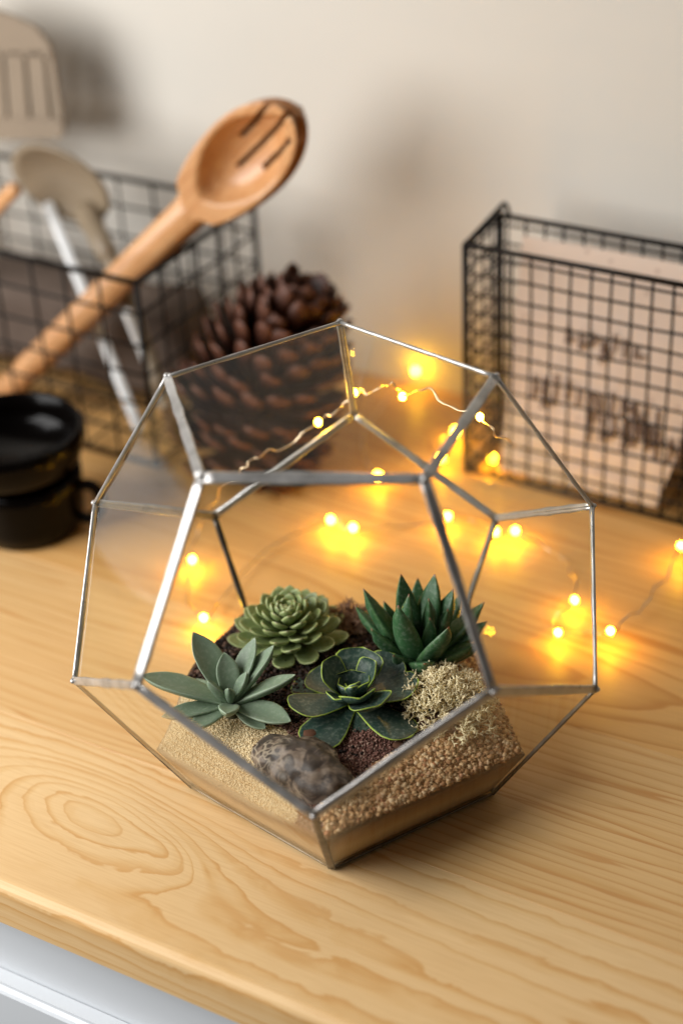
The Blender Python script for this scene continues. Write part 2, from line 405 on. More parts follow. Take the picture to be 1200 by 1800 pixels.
# inside limits of the terrarium at height z
LOWN = [fnorm('low%d' % k) for k in range(5)]
def inside_radius(th, z, inset=.0022):
    d = np.array([math.cos(th), math.sin(th)]); r = 9
    for m, n in LOWN:
        den = np.dot(n[:2], d)
        if den > 1e-6: r = min(r, (np.dot(n, m) - inset - n[2] * z) / den)
    return r
BA = [2 * math.pi * k / 5 + YAW for k in range(5)]
HC = [.040, .032, .033, .038, .031]                           # height of the fill against the glass at the five base corners
MH = [.036, .033, .037, .043, .026]                          # and in the middle of the panes low0..low4
def contact(th):
    x = ((th - YAW) / (2 * math.pi) % 1) * 10; ctrl = []
    for k in range(5): ctrl += [HC[k], MH[k]]
    i = int(x) % 10; f = x - int(x); f = f * f * (3 - 2 * f)
    return ctrl[i] * (1 - f) + ctrl[(i + 1) % 10] * f
def height(x, y):
    th = math.atan2(y, x); hc = contact(th); r = math.hypot(x, y); R = inside_radius(th, hc)
    q = min(1, r / R); c = .0455
    h = hc * q ** 3 + c * (1 - q ** 3)
    h += .0050 * math.exp(-(((x + .050) / .022) ** 2 + ((y + .040) / .018) ** 2))         # pale mound, front left
    h += .0030 * math.exp(-(((x - .058) / .030) ** 2 + ((y + .020) / .030) ** 2))
    h += .0018 * (vnoise(np.array([[x * 110 + 5, y * 110 + 5, 1.5]]))[0] - .5) * 2 * (1 - q ** 6)
    return h
def region(x, y):
    """which covering lies there: 0 tan gravel, 1 dark soil, 2 pale sand, 3 reddish grit"""
    w_ = .010 * (vnoise(np.array([[x * 60 + 9, y * 60, 7.7]]))[0] - .5) * 2
    if (x * .62 + y * .78) < -.040 + w_ and x < -.026 + w_ and x - y * .2 > -.105: return 2
    if x * .44 - y * .78 > .052 + w_ and x > -.012: return 0
    if x > .058 + w_ : return 0
    if y < -.020 + w_ and x > -.040: return 3
    return 1
def fill():
    nr, na = 26, 120; V = []; F = []
    for i in range(nr + 1):
        for j in range(na):
            th = 2 * math.pi * j / na
            hc = contact(th); R = inside_radius(th, hc); q = (i / nr) ** .8
            x, y = R * q * math.cos(th), R * q * math.sin(th)
            V.append((x, y, height(x, y) if i < nr else hc))
    for i in range(nr):
        for j in range(na): F.append((i * na + j, (i + 1) * na + j, (i + 1) * na + (j + 1) % na, i * na + (j + 1) % na))
    ns = 6; b0 = nr * na; prev = b0
    for s_ in range(1, ns + 1):
        n0 = len(V)
        for j in range(na):
            th = 2 * math.pi * j / na; z = contact(th) * (1 - s_ / ns) + .003 * s_ / ns; R = inside_radius(th, z); V.append((R * math.cos(th), R * math.sin(th), z))
        for j in range(na): F.append((prev + j, n0 + j, n0 + (j + 1) % na, prev + (j + 1) % na))
        prev = n0
    F.append(tuple(prev + j for j in range(na))[::-1])
    reg = [float(region(v[0], v[1])) for v in V]
    hz = [v[2] / max(contact(math.atan2(v[1], v[0])), 1e-4) for v in V]
    M = Mat('sand_fill', rough=.9, spec=.15)
    co = M.coord('Object'); n = M.noise(co, 900, 4, .7); n2 = M.noise(co, 90, 3, .5)
    a = M.attr('reg')
    tan = M.ramp(n, [(.3, (.20, .115, .055)), (.5, (.42, .27, .14)), (.7, (.60, .44, .26))])
    soil = M.ramp(n, [(.35, (.012, .007, .005)), (.6, (.045, .022, .015)), (.75, (.10, .05, .032))])
    pale = M.ramp(n, [(.3, (.50, .37, .20)), (.7, (.72, .58, .36))])
    red = M.ramp(n, [(.3, (.07, .030, .022)), (.5, (.19, .085, .062)), (.7, (.33, .18, .14))])
    def sel(k): return M.math('SUBTRACT', 1, M.math('ABSOLUTE', M.math('SUBTRACT', a, k)), clamp=True)
    c = M.mix(sel(1), tan, soil); c = M.mix(sel(2), c, pale); c = M.mix(sel(3), c, red)
    # the cut of the fill seen against the glass: fine pale sand below, coarse above, contact shadow darkened in along the top
    band = M.ramp(M.math('ADD', M.attr('lev'), M.math('MULTIPLY', M.math('SUBTRACT', n2, .5), .2)), [(.45, (.56, .41, .23)), (.62, (.40, .25, .12)), (.85, (.16, .085, .042)), (1, (.12, .06, .03))])
    side = M.attr('side'); c = M.mix(side, c, M.mix(M.math('MULTIPLY', n, .5), band, (.45, .30, .16)))
    M.color(c); M.bump(n, .8, .0010)
    side = [1.0 if i >= b0 + na else 0.0 for i in range(len(V))]
    for j in range(na): side[b0 + j] = .7
    o = part('sand_bed', V, F, M.m, None, True, {'reg': reg, 'lev': hz, 'side': side})
    tag(o, 'layered tan sand and dark soil filling the bottom of the terrarium', 'sand', None, 'stuff')
fill()
OCT = np.array([[1, 0, 0], [-1, 0, 0], [0, 1, 0], [0, -1, 0], [0, 0, 1], [0, 0, -1.]])
OCF = np.array([[0, 2, 4], [2, 1, 4], [1, 3, 4], [3, 0, 4], [2, 0, 5], [1, 2, 5], [3, 1, 5], [0, 3, 5]])
def grains(name, label, cat, regs, n, r0, r1, mat, lift=.3, flat=.8):
    pts = []; tries = 0
    while len(pts) < n and tries < n * 40:
        tries += 1
        th = RNG.random() * 2 * math.pi; q = math.sqrt(RNG.random()) * .995
        R = inside_radius(th, contact(th), .0030) * q; x, y = R * math.cos(th), R * math.sin(th)
        g = region(x, y)
        if g in regs or (g in (1, 3) and regs[0] in (1, 3) and RNG.random() < .10): pts.append((x, y, height(x, y)))
    P = np.array(pts); k = len(P); r = r0 + (r1 - r0) * RNG.random(k) ** 2.2
    Q = RNG.normal(size=(k, 4)); Q /= np.linalg.norm(Q, axis=1)[:, None]
    a, b, c, d = Q.T
    Rm = np.stack([np.stack([1 - 2 * (c * c + d * d), 2 * (b * c - a * d), 2 * (b * d + a * c)], -1), np.stack([2 * (b * c + a * d), 1 - 2 * (b * b + d * d), 2 * (c * d - a * b)], -1), np.stack([2 * (b * d - a * c), 2 * (c * d + a * b), 1 - 2 * (b * b + c * c)], -1)], 1)
    S = OCT[None] * (.65 + .6 * RNG.random((k, 6, 1))); V = np.einsum('kij,kvj->kvi', Rm, S) * r[:, None, None]
    V[..., 2] *= flat; V += P[:, None, :]; V[..., 2] += (r * lift)[:, None]
    F = (OCF[None] + (np.arange(k) * 6)[:, None, None]).reshape(-1, 3)
    me = bpy.data.meshes.new(name); me.vertices.add(k * 6); me.vertices.foreach_set('co', V.reshape(-1).astype(np.float32))
    me.loops.add(F.size); me.loops.foreach_set('vertex_index', F.reshape(-1).astype(np.int32))
    me.polygons.add(len(F)); me.polygons.foreach_set('loop_start', np.arange(0, F.size, 3, dtype=np.int32)); me.polygons.foreach_set('loop_total', np.full(len(F), 3, np.int32))
    at = me.attributes.new('tone', 'FLOAT', 'POINT'); at.data.foreach_set('value', np.repeat(RNG.random(k), 6).astype(np.float32))
    me.update(); me.validate()
    o = link(name, me, mat); tag(o, label, cat, None, 'stuff'); return o
def grain_mat(name, stops, rough=.75):
    M = Mat(name, rough=rough, spec=.3); M.color(M.ramp(M.attr('tone'), stops)); return M.m
grains('gravel', 'coarse tan gravel spread along the right front of the terrarium', 'gravel', (0,), 9000, .0006, .0024,
       grain_mat('tan_grain', [(0, (.26, .115, .05)), (.3, (.46, .25, .11)), (.6, (.60, .38, .19)), (.85, (.76, .56, .34)), (1, (.44, .16, .07))]))
grains('potting_soil', 'dark crumbly potting soil between the succulents', 'soil', (1,), 6500, .0006, .0022,
       grain_mat('soil_grain', [(0, (.008, .005, .004)), (.6, (.035, .018, .012)), (.9, (.09, .045, .03)), (1, (.2, .12, .08))]))
grains('red_grit', 'fine reddish brown grit in front of the dark lime edged rosette', 'grit', (3,), 6500, .0005, .0011,
       grain_mat('red_grain', [(0, (.06, .025, .018)), (.4, (.16, .07, .05)), (.75, (.28, .14, .11)), (1, (.42, .29, .22))]))
grains('pale_sand', 'pale cream sand heaped at the left front of the terrarium', 'sand', (2,), 14000, .0003, .0008,
       grain_mat('pale_grain', [(0, (.70, .53, .29)), (.5, (.82, .65, .39)), (1, (.90, .76, .50))]))

# ------------------------------------------------------------------ succulents
def leaf(L, Wd, T, wprof, curl=0., cup=0., nl=14, nc=14, tipup=0., fold=0.):
    us = np.linspace(0, 1, nl); us = 1 - (1 - us) ** 1.35
    wp = np.interp(us, [p[0] for p in wprof], [p[1] for p in wprof])
    V = []; E = []; U = []
    y = z = 0.; pu = 0
    for i, u in enumerate(us):
        ang = curl * u + tipup * max(0, u - .75) * 4
        y += (u - pu) * L * math.cos(ang); z += (u - pu) * L * math.sin(ang); pu = u
        ww = Wd / 2 * wp[i]; tt = T * (.45 + .55 * math.sin(math.pi * min(1, u * .85 + .12))) * min(1, wp[i] * 1.6 + .08)
        for j in range(nc):
            a = 2 * math.pi * j / nc; cx, sx = math.cos(a), math.sin(a)
            x = ww * np.sign(cx) * abs(cx) ** .9; up = tt * (sx * .34 if sx > 0 else sx * .72)
            lift = cup * ww * abs(cx) ** 2 + fold * ww * abs(cx)
            V.append((x, y - math.sin(ang) * (up + lift), z + math.cos(ang) * (up + lift)))
            E.append(abs(cx) if i < nl - 2 else 1.0); U.append(u)
    F = [(i * nc + j, i * nc + (j + 1) % nc, (i + 1) * nc + (j + 1) % nc, (i + 1) * nc + j) for i in range(nl - 1) for j in range(nc)]
    F += [tuple(range(nc))[::-1], tuple((nl - 1) * nc + j for j in range(nc))]
    return np.array(V), F, {'edge': E, 'along': U}
def place(V, base, d, axis=(0, 0, 1.), roll=0.):
    d = nrm(d); a = np.asarray(axis, float); n = a - np.dot(a, d) * d
    n = nrm(n) if np.linalg.norm(n) > 1e-3 else nrm(np.cross(d, [1, 0, 0]))
    x = np.cross(d, n)
    if roll: n, x = n * math.cos(roll) + x * math.sin(roll), x * math.cos(roll) - n * math.sin(roll)
    return np.asarray(base) + V[:, :1] * x + V[:, 1:2] * d + V[:, 2:3] * n
LANCE = [(0, .50), (.15, .62), (.4, .92), (.58, 1.0), (.75, .86), (.88, .52), (.96, .22), (1, .03)]
AGAVE = [(0, .78), (.2, .95), (.42, 1.0), (.62, .88), (.8, .58), (.92, .26), (1, .03)]
SPOON = [(0, .42), (.3, .66), (.6, .96), (.75, 1.0), (.87, .80), (.95, .42), (1, .04)]
OBOV = [(0, .40), (.25, .62), (.55, .92), (.75, 1.0), (.88, .86), (.95, .52), (.985, .16), (1, .02)]
PXM = 3350.
def tipvec(dx, up, dy): return np.array([dx / PXM, dy, (up / PXM - .54 * dy) / .84])

def plant(name, label, base_px, z, stem_r, mat):
    b = at_z(*base_px, z); r = thing(name, label, 'succulent', tuple(b), 'succulents planted in the terrarium')
    m = MB(); g = height(b[0], b[1])
    m.tube([np.array([b[0], b[1], g - .008]), np.array([b[0], b[1], z + .001])], [stem_r * 1.2, stem_r], 10)
    m.part('stem', mat, r); return b, r

M_STEM = simple('succulent_stem', (.09, .085, .045), .7, .2, vary=.4, scale=300)
# a: blue green, long pointed leaves, front left
MA = leaf_material('blue_green_leaf', (.175, .25, .165), (.225, .295, .20), (.36, .45, .33), (.22, .27, .18), (.90, 1.0), (.96, 1.0), .5)
b, r = plant('succulent', 'blue-green succulent with long pointed leaves at the left of the terrarium', (408, 1238), .0500, .004, M_STEM)
LA = [(-148, 52, .004, .0170), (-60, 120, .020, .0165), (-8, 84, .012, .0125), (44, 104, .020, .0125), (76, 90, .014, .0125), (110, 40, -.002, .0125), (96, -34, -.020, .0150),
      (-110, -16, -.016, .0120), (-62, -36, -.022, .0115), (-36, 40, -.004, .0080), (-2, 26, -.006, .0062), (-4, -14, -.022, .0112), (30, 50, .002, .0075), (52, -44, -.018, .011), (66, 22, .026, .011), (-86, 30, .024, .012)]
for dx, up, dy, wd in LA:
    d = tipvec(dx, up, dy); L = np.linalg.norm(d)
    V, F, at_ = leaf(L * 1.03, wd, .0042, LANCE, curl=-.12, cup=.28, tipup=.25, fold=.10)
    part('leaf', place(V, b + nrm(d) * .002, d + np.array([0, 0, .004]), roll=random.uniform(-.25, .25)), F, MA, r, True, at_)
# b: compact pale green rosette, back left
MBm = leaf_material('pale_green_leaf', (.195, .255, .085), (.255, .315, .120), (.42, .47, .21), (.20, .15, .07), (.80, 1.0), (.965, 1.0), .40)
b, r = plant('succulent', 'compact light green rosette of many short plump leaves at the back left', (510, 1122), .0450, .005, M_STEM)
ax = nrm([-.02, -.16, 1.0]); NB = 74
for i in range(NB):
    f = (i / (NB - 1)); az = i * 2.39996 + random.uniform(-.08, .08)
    el = math.radians(84 - 96 * f ** .66 + random.uniform(-4, 4))
    L = .0060 + .0290 * f ** .75; wd = .0046 + .0078 * f ** .6
    d = np.array([math.cos(az) * math.cos(el), math.sin(az) * math.cos(el), math.sin(el)])
    d = d + (ax - ZZ) * (d[2] + .3)
    base = b + ax * (.0195 * (1 - f) ** 1.1 + .0005) + nrm([d[0], d[1], 0]) * .0012
    V, F, at_ = leaf(L, wd, .0030, SPOON, curl=.22 + .18 * f, cup=.16, nl=12, nc=12, tipup=.35)
    part('leaf', place(V, base, d, ax, random.uniform(-.12, .12)), F, MBm, r, True, at_)
M_DRY = simple('dry_leaf', (.26, .15, .075), .8, .2, vary=.4, scale=200, bump=.3, bscale=500)
for az, L, wd in ((-1.9, .021, .0085), (-.75, .024, .0080), (3.4, .022, .0085), (-2.7, .020, .0075)):
    V, F, at_ = leaf(L, wd, .0012, SPOON, curl=-.35, cup=.5, nl=10, nc=10, tipup=1.2)
    bb = np.array([b[0], b[1], height(b[0], b[1]) + .0035])
    o = part('leaf', place(V, bb, [math.cos(az), math.sin(az), .06]), F, M_DRY, r, True); o['label'] = 'shrivelled brown lower leaf'
# c: dark green agave-like, back right
MC = leaf_material('dark_green_leaf', (.028, .092, .034), (.048, .130, .050), (.075, .165, .06), (.26, .085, .045), (.90, 1.0), (.955, .995), .36)
b, r = plant('succulent', 'dark green succulent with stiff upright red tipped leaves at the back right', (735, 1166), .0440, .006, M_STEM)
LC = [(-23, 152, .014, .0115), (35, 148, .014, .0135), (62, 121, .008, .0125), (-88, 128, .008, .0100), (-52, 104, .014, .0085), (-14, 120, .0, .0095), (20, 112, .0, .0105), (-34, 102, -.012, .0145), (50, 90, .0, .0095),
      (48, 62, -.014, .0150), (112, 92, .008, .0110), (113, 60, .004, .0105), (88, 28, -.008, .0100), (100, 20, .002, .0100), (6, 6, -.024, .0120), (-75, 62, -.006, .0090), (-100, 96, .014, .0085), (-40, 20, -.014, .0095), (5, 138, .026, .011), (80, 105, .022, .011), (-60, 70, .026, .010), (20, 80, -.006, .009)]
for dx, up, dy, wd in LC:
    d = tipvec(dx, up, dy); L = np.linalg.norm(d); h = nrm([d[0], d[1], 0]) if np.linalg.norm(d[:2]) > .004 else np.array([0, -1., 0])
    V, F, at_ = leaf(L * 1.08, wd * 1.26, .0070, AGAVE, curl=.10, cup=.14, tipup=.12, fold=.12)
    part('leaf', place(V, b + h * .0028, d, roll=random.uniform(-.2, .2)), F, MC, r, True, at_)
# d: very dark rosette with lime edges, front centre
MD = leaf_material('black_green_leaf', (.024, .054, .042), (.040, .076, .058), (.34, .46, .06), (.32, .42, .06), (.90, .95), (.968, .995), .34)
b, r = plant('succulent', 'dark rosette of broad leaves with thin lime edges at the front centre', (620, 1226), .0500, .005, M_STEM)
LD = [(24, -92, -.034, .0255, .0), (110, 12, -.002, .0270, .1), (88, -66, -.030, .0235, .0), (-104, -14, -.016, .0225, .1), (-72, -72, -.032, .0240, .0), (-50, 60, .006, .0215, .30), (-66, 34, .018, .0220, .2),
      (22, 78, .018, .0265, .30), (44, 58, .004, .0185, .45), (44, -14, -.024, .0240, .28), (0, 44, .008, .0240, .45), (-30, 0, -.014, .0165, .4), (12, 0, -.018, .0200, .45), (28, 26, -.004, .0150, .5), (-22, 24, -.002, .0140, .5),
      (6, 26, -.005, .0085, .5), (-8, 22, -.002, .0080, .5), (0, 20, -.009, .0078, .5), (104, -30, .010, .0240, .0), (-92, 14, .020, .0230, .1), (78, 52, .022, .0240, .2)]
for dx, up, dy, wd, cp in LD:
    d = tipvec(dx, up, dy); L = np.linalg.norm(d); h = nrm([d[0], d[1], 0])
    V, F, at_ = leaf(L * 1.05, wd, .0026, OBOV, curl=.16, cup=cp, nl=18, nc=24, tipup=.30 if cp > .05 else -.1)
    part('leaf', place(V, b + h * .0016, d, roll=random.uniform(-.12, .12)), F, MD, r, True, at_)

# ------------------------------------------------------------------ moss, stone
def moss(name, label, centre_px, z, rx, ry, hz, nseed, seg, r0, mat):
    c = at_z(*centre_px, z); m = MB()
    def grow(p, d, L, r, lev):
        q = p + d * L * random.uniform(.8, 1.2)
        mid = (p + q) / 2 + RNG.normal(size=3) * L * .12
        m.tube([p, mid, q], [r, r * .95, r * .8], 4, True)
        if lev == 0: return
        for _ in range(2 if random.random() < .7 else 3):
            grow(q, nrm(d + RNG.normal(size=3) * .75), L * .80, r * .82, lev - 1)
    for i in range(nseed):
        u = RNG.normal(size=3); u = nrm(u); u[2] = abs(u[2])
        k = random.random() ** .33
        p = c + np.array([u[0] * rx * k, u[1] * ry * k, 0]); p[2] = height(p[0], p[1]) + hz * u[2] * k * .7
        grow(p, nrm(u * np.array([1 / rx, 1 / ry, 1 / hz]) * .02 + np.array([0, 0, .35]) + RNG.normal(size=3) * .25), seg, r0, 3)
    root = thing(name, label, 'moss', tuple(c)); o = m.part('branches', mat, root); o['kind'] = 'stuff'
M_MOSS = simple('reindeer_moss', (.96, .75, .49), .8, .2, vary=.25, scale=120)
moss('reindeer_moss', 'cream reindeer moss clump beside the dark rosette at the right', (788, 1236), .047, .0180, .0240, .014, 200, .0044, .00062, M_MOSS)
M_MOSS2 = simple('pinkish_moss', (.36, .22, .15), .85, .2, vary=.3, scale=120)
moss('dried_moss', 'small pinkish dried moss tuft between the two back succulents', (620, 1098), .043, .009, .009, .012, 80, .0036, .00042, M_MOSS2)

def stone():
    c = at_z(530, 1352, .0455); V, F = ico(5)
    V = V * np.array([.0300, .0165, .0150])
    V = V * (1 + .20 * (vnoise(V * 48 + 20)[:, None] - .5) * 2 - .22 * np.abs(vnoise(V * 95 + 31)[:, None] - .5) + .07 * (vnoise(V * 260 + 11)[:, None] - .5) * 2)
    a = math.radians(-40); Rz = np.array([[math.cos(a), -math.sin(a), 0], [math.sin(a), math.cos(a), 0], [0, 0, 1]])
    V = V @ Rz.T + c
    M = Mat('mottled_stone', .5, .35); co = M.coord('Object'); n = M.noise(co, 85, 4, .6, 1.0); n2 = M.noise(co, 380, 4, .6, .5); n4 = M.noise(co, 34, 2, .5)
    c_ = M.ramp(n, [(.38, (.012, .007, .005)), (.49, (.032, .020, .015)), (.545, (.13, .092, .066)), (.68, (.25, .19, .14))])
    wv = M.node('Mix', data_type='VECTOR'); wv.inputs[0].default_value = .035; M.lk(co, wv.inputs[4]); nc = M.node('TexNoise'); nc.inputs['Scale'].default_value = 70; M.lk(co, nc.inputs['Vector']); M.lk(nc.outputs['Color'], wv.inputs[5])
    vo = M.node('TexVoronoi', feature='DISTANCE_TO_EDGE'); vo.inputs['Scale'].default_value = 105; M.lk(wv.outputs[1], vo.inputs['Vector'])
    vein = M.math('MULTIPLY', M.ramp(vo.outputs['Distance'], [(.03, (1,) * 3), (.11, (0,) * 3)]), M.ramp(n4, [(.48, (0,) * 3), (.62, (.8,) * 3)]))
    c_ = M.mix(vein, c_, (.44, .36, .26)); c_ = M.mix(M.math('MULTIPLY', n2, .35), c_, (.20, .16, .125))
    M.color(c_); M.bump(n2, .2, .0008)
    root = part('stone', V - 0, F, M.m, None); tag(root, 'smooth mottled grey brown stone lying in the front corner of the terrarium', 'stone')
stone()
def chips():
    M1 = simple('bark_chip', (.12, .055, .032), .8, .2, vary=.4, scale=200)
    V, F = ico(2)
    for px, z, s_ in (((545, 1288), .049, .0045), ((452, 1296), .05, .0022), ((318, 1238), .046, .0032), ((328, 1246), .046, .0026), ((700, 1300), .048, .0028)):
        c = at_z(*px, z); c[2] = height(c[0], c[1]) + s_ * .4
        U_ = V * s_ * np.array([1.2, .9, .7]) * (1 + .5 * (vnoise(V * 3 + px[0])[:, None] - .5))
        yield c, U_, F, M1
CHIPL = ['reddish bark chip behind the mottled stone', 'tiny bark chip between the pale sand and the stone', 'grey pebble in the dark soil at the left pane', 'smaller grey pebble next to another at the left pane', 'bark chip on the red grit in front of the rosette']
M_PEB = simple('grey_pebble', (.30, .29, .27), .45, .4, vary=.3, scale=200)
for i, (c, V, F, m_) in enumerate(chips()):
    peb = i in (2, 3)
    o = part('pebble' if peb else 'bark_chip', V + c, F, M_PEB if peb else m_, None); tag(o, CHIPL[i], 'pebble' if peb else 'bark chip')

# ------------------------------------------------------------------ pine cone
def cone():
    c = np.array([-.060, .309, 0.0]); root = thing('pine_cone', 'big dark brown open pine cone standing behind the terrarium', 'pine cone', tuple(c))
    ax = nrm([.46, .06, 1.0]); x = nrm(np.cross(ax, [0, 1, 0])); y = np.cross(ax, x); b = c + np.array([-.006, 0, .014])
    M = Mat('cone_scale', .48, .28); co = M.coord('Object'); n = M.noise(co, 160, 4, .6)
    base = M.mix(n, (.014, .004, .002), (.036, .010, .005)); u = M.attr('along')
    M.color(M.mix(M.ramp(u, [(.80, (0,) * 3), (.97, (1,) * 3)]), base, M.mix(n, (.050, .016, .008), (.150, .060, .034)))); M.bump(n, .3, .001)
    H = .108
    m = MB(); m.tube([b, b + ax * H * .3, b + ax * H * .7, b + ax * H * .95], [.012, .022, .016, .004], 12); m.part('core', simple('cone_core', (.02, .008, .005), .8, .2), root)
    N = 176
    prof = [(0, .45), (.35, .60), (.62, .84), (.84, 1.0), (.93, .93), (.98, .70), (1, .40)]
    for i in range(N):
        f = i / (N - 1); az = i * 2.39996; h = H * (.02 + .93 * f)
        rad = .0640 * (1 - max(0, f - .28) ** 2 * 1.35) * (1 - .55 * max(0, .2 - f) * 2.2)
        el = math.radians(-16 + 74 * f ** .95 + random.uniform(-5, 5))
        o_ = x * math.cos(az) + y * math.sin(az); d = o_ * math.cos(el) + ax * math.sin(el)
        L = max(.016, rad / max(.35, math.cos(el)) * (.98 if f < .7 else .92)); L = min(L, .060)
        V, F, at_ = leaf(L, .0215 * (1 - .42 * f) * random.uniform(.86, 1.1), .0042, prof, curl=.30, cup=.16, nl=13, nc=14, tipup=random.uniform(.1, .5))
        V = V * (1 + .05 * (vnoise(V * 420 + i * 3.7)[:, None] - .5) * 2)
        V = place(V, b + ax * h + o_ * .002, d, ax, random.uniform(-.12, .12))
        V[:, 2] = np.maximum(V[:, 2], .0006)
        part('scale', V, F, M.m, root, True, at_)
cone()

# ------------------------------------------------------------------ wire baskets
def wire(root, P, r, name='wire', k=6):
    if name == 'wire' and len(P) == 2:
        P = [P[0], *[P[0] * (1 - q) + P[1] * q + RNG.normal(size=3) * .00035 for q in (.2, .4, .6, .8)], P[1]]
    return MB().tube(P, r, k).part(name, M_WIRE, root)
def jit(a): return random.uniform(-a, a)
def left_basket():
    root = thing('wire_basket', 'black wire mesh basket holding kitchen utensils at the left', 'basket', tuple(st(-.36, .30, 0)), 'black wire baskets by the wall')
    sa, sb, ta, tb, zb, zt = -.56, -.266, .2075, .352, .004, .143
    rim = [st(sb - .004, ta, zt), st(sa, ta, zt), st(sa, tb, zt), st(sb, tb, zt), st(sb, ta, zt), st(sb - .006, ta, zt)]
    for P in ([st(sb, ta, zt), st(sa, ta, zt)], [st(sa, ta, zt), st(sa, tb, zt)], [st(sa, tb, zt), st(sb, tb, zt)], [st(sb, tb, zt), st(sb, ta, zt)]): wire(root, P, .0021, 'rim_wire', 8)
    for P in ([st(sb, ta, zb), st(sa, ta, zb)], [st(sa, ta, zb), st(sa, tb, zb)], [st(sa, tb, zb), st(sb, tb, zb)], [st(sb, tb, zb), st(sb, ta, zb)]): wire(root, P, .0020, 'base_wire', 8)
    for s_, t_ in ((sb, ta), (sb, tb), (sa, ta), (sa, tb)): wire(root, [st(s_, t_, 0.002), st(s_, t_, zt)], .0021, 'corner_post', 8)
    n = 10
    for i in range(1, n):
        s_ = sa + (sb - sa) * i / n + jit(.002)
        for t_ in (ta, tb): wire(root, [st(s_ + jit(.002), t_, zb), st(s_, t_, zt)], .0011)
        wire(root, [st(s_, ta, zb + .001), st(s_, tb, zb + .001)], .0010)
    for i in range(1, 6):
        t_ = ta + (tb - ta) * i / 6 + jit(.002)
        for s_ in (sa, sb): wire(root, [st(s_, t_ + jit(.002), zb), st(s_, t_, zt)], .0011)
        wire(root, [st(sa, t_, zb + .003), st(sb, t_, zb + .003)], .0010)
    for i in range(1, 6):
        z = zb + (zt - zb) * i / 6 + jit(.001)
        for P in ([st(sb, ta - .0012, z), st(sa, ta - .0012, z)], [st(sa, tb, z), st(sb, tb, z)], [st(sb + .0012, tb, z), st(sb + .0012, ta, z)], [st(sa, ta, z), st(sa, tb, z)]): wire(root, P, .0011)
left_basket()
def right_basket():
    root = thing('wire_basket', 'shallow black wire letter rack holding a pinkish card at the right by the wall', 'rack', tuple(st(0, .32, 0)), 'black wire baskets by the wall')
    sa, sb, ta, tb, zb, zt = -.070, .140, .294, .345, .004, .170
    for z, nm, r in ((zt, 'rim_wire', .0020), (zb, 'base_wire', .0018)):
        for P in ([st(sb, ta, z), st(sa, ta, z)], [st(sa, ta, z), st(sa, tb, z)], [st(sa, tb, z), st(sb, tb, z)], [st(sb, tb, z), st(sb, ta, z)]): wire(root, P, r, nm, 8)
    for s_, t_, r in ((sa, ta, .0022), (sa, tb, .0028), (sb, ta, .0018), (sb, tb, .0024)): wire(root, [st(s_, t_, 0.0018), st(s_, t_, zt)], r, 'corner_post', 8)
    # hanging loop above the back left corner
    P = spline([st(sa - .001, tb, zt), st(sa + .0015, tb, zt + .006), st(sa + .0035, tb, zt + .0085), st(sa + .0055, tb, zt + .006), st(sa + .007, tb, zt)], 6); wire(root, P, .0014, 'hanging_loop', 8)
    wire(root, [st(sa, ta, zt + .0005), st(sa + .0025, tb, zt + .0085)], .0012, 'loop_brace')
    p = .0133; n = int((sb - sa) / p)
    for i in range(1, n + 1):
        s_ = sa + .0055 + (i - 1) * p + jit(.0004)
        wire(root, [st(s_, ta, zb), st(s_, ta, zt)], .0009)
        wire(root, [st(s_, tb, zb), st(s_, tb, zt)], .0009)
        wire(root, [st(s_, ta, zb), st(s_, tb, zb)], .0009)
    for i in range(1, 13):
        z = zt - .0055 - (i - 1) * p + jit(.0004)
        if z < zb: break
        wire(root, [st(sa, ta - .0008, z), st(sb, ta - .0008, z)], .0009)
        wire(root, [st(sa, tb - .0008, z), st(sb, tb - .0008, z)], .0009)
        wire(root, [st(sa, ta, z), st(sa, tb, z)], .0009)
    for i in range(1, 4):
        t_ = ta + (tb - ta) * i / 4; wire(root, [st(sa, t_, zb), st(sa, t_, zt)], .0009); wire(root, [st(sb, t_, zb), st(sb, t_, zt)], .0009)
right_basket()
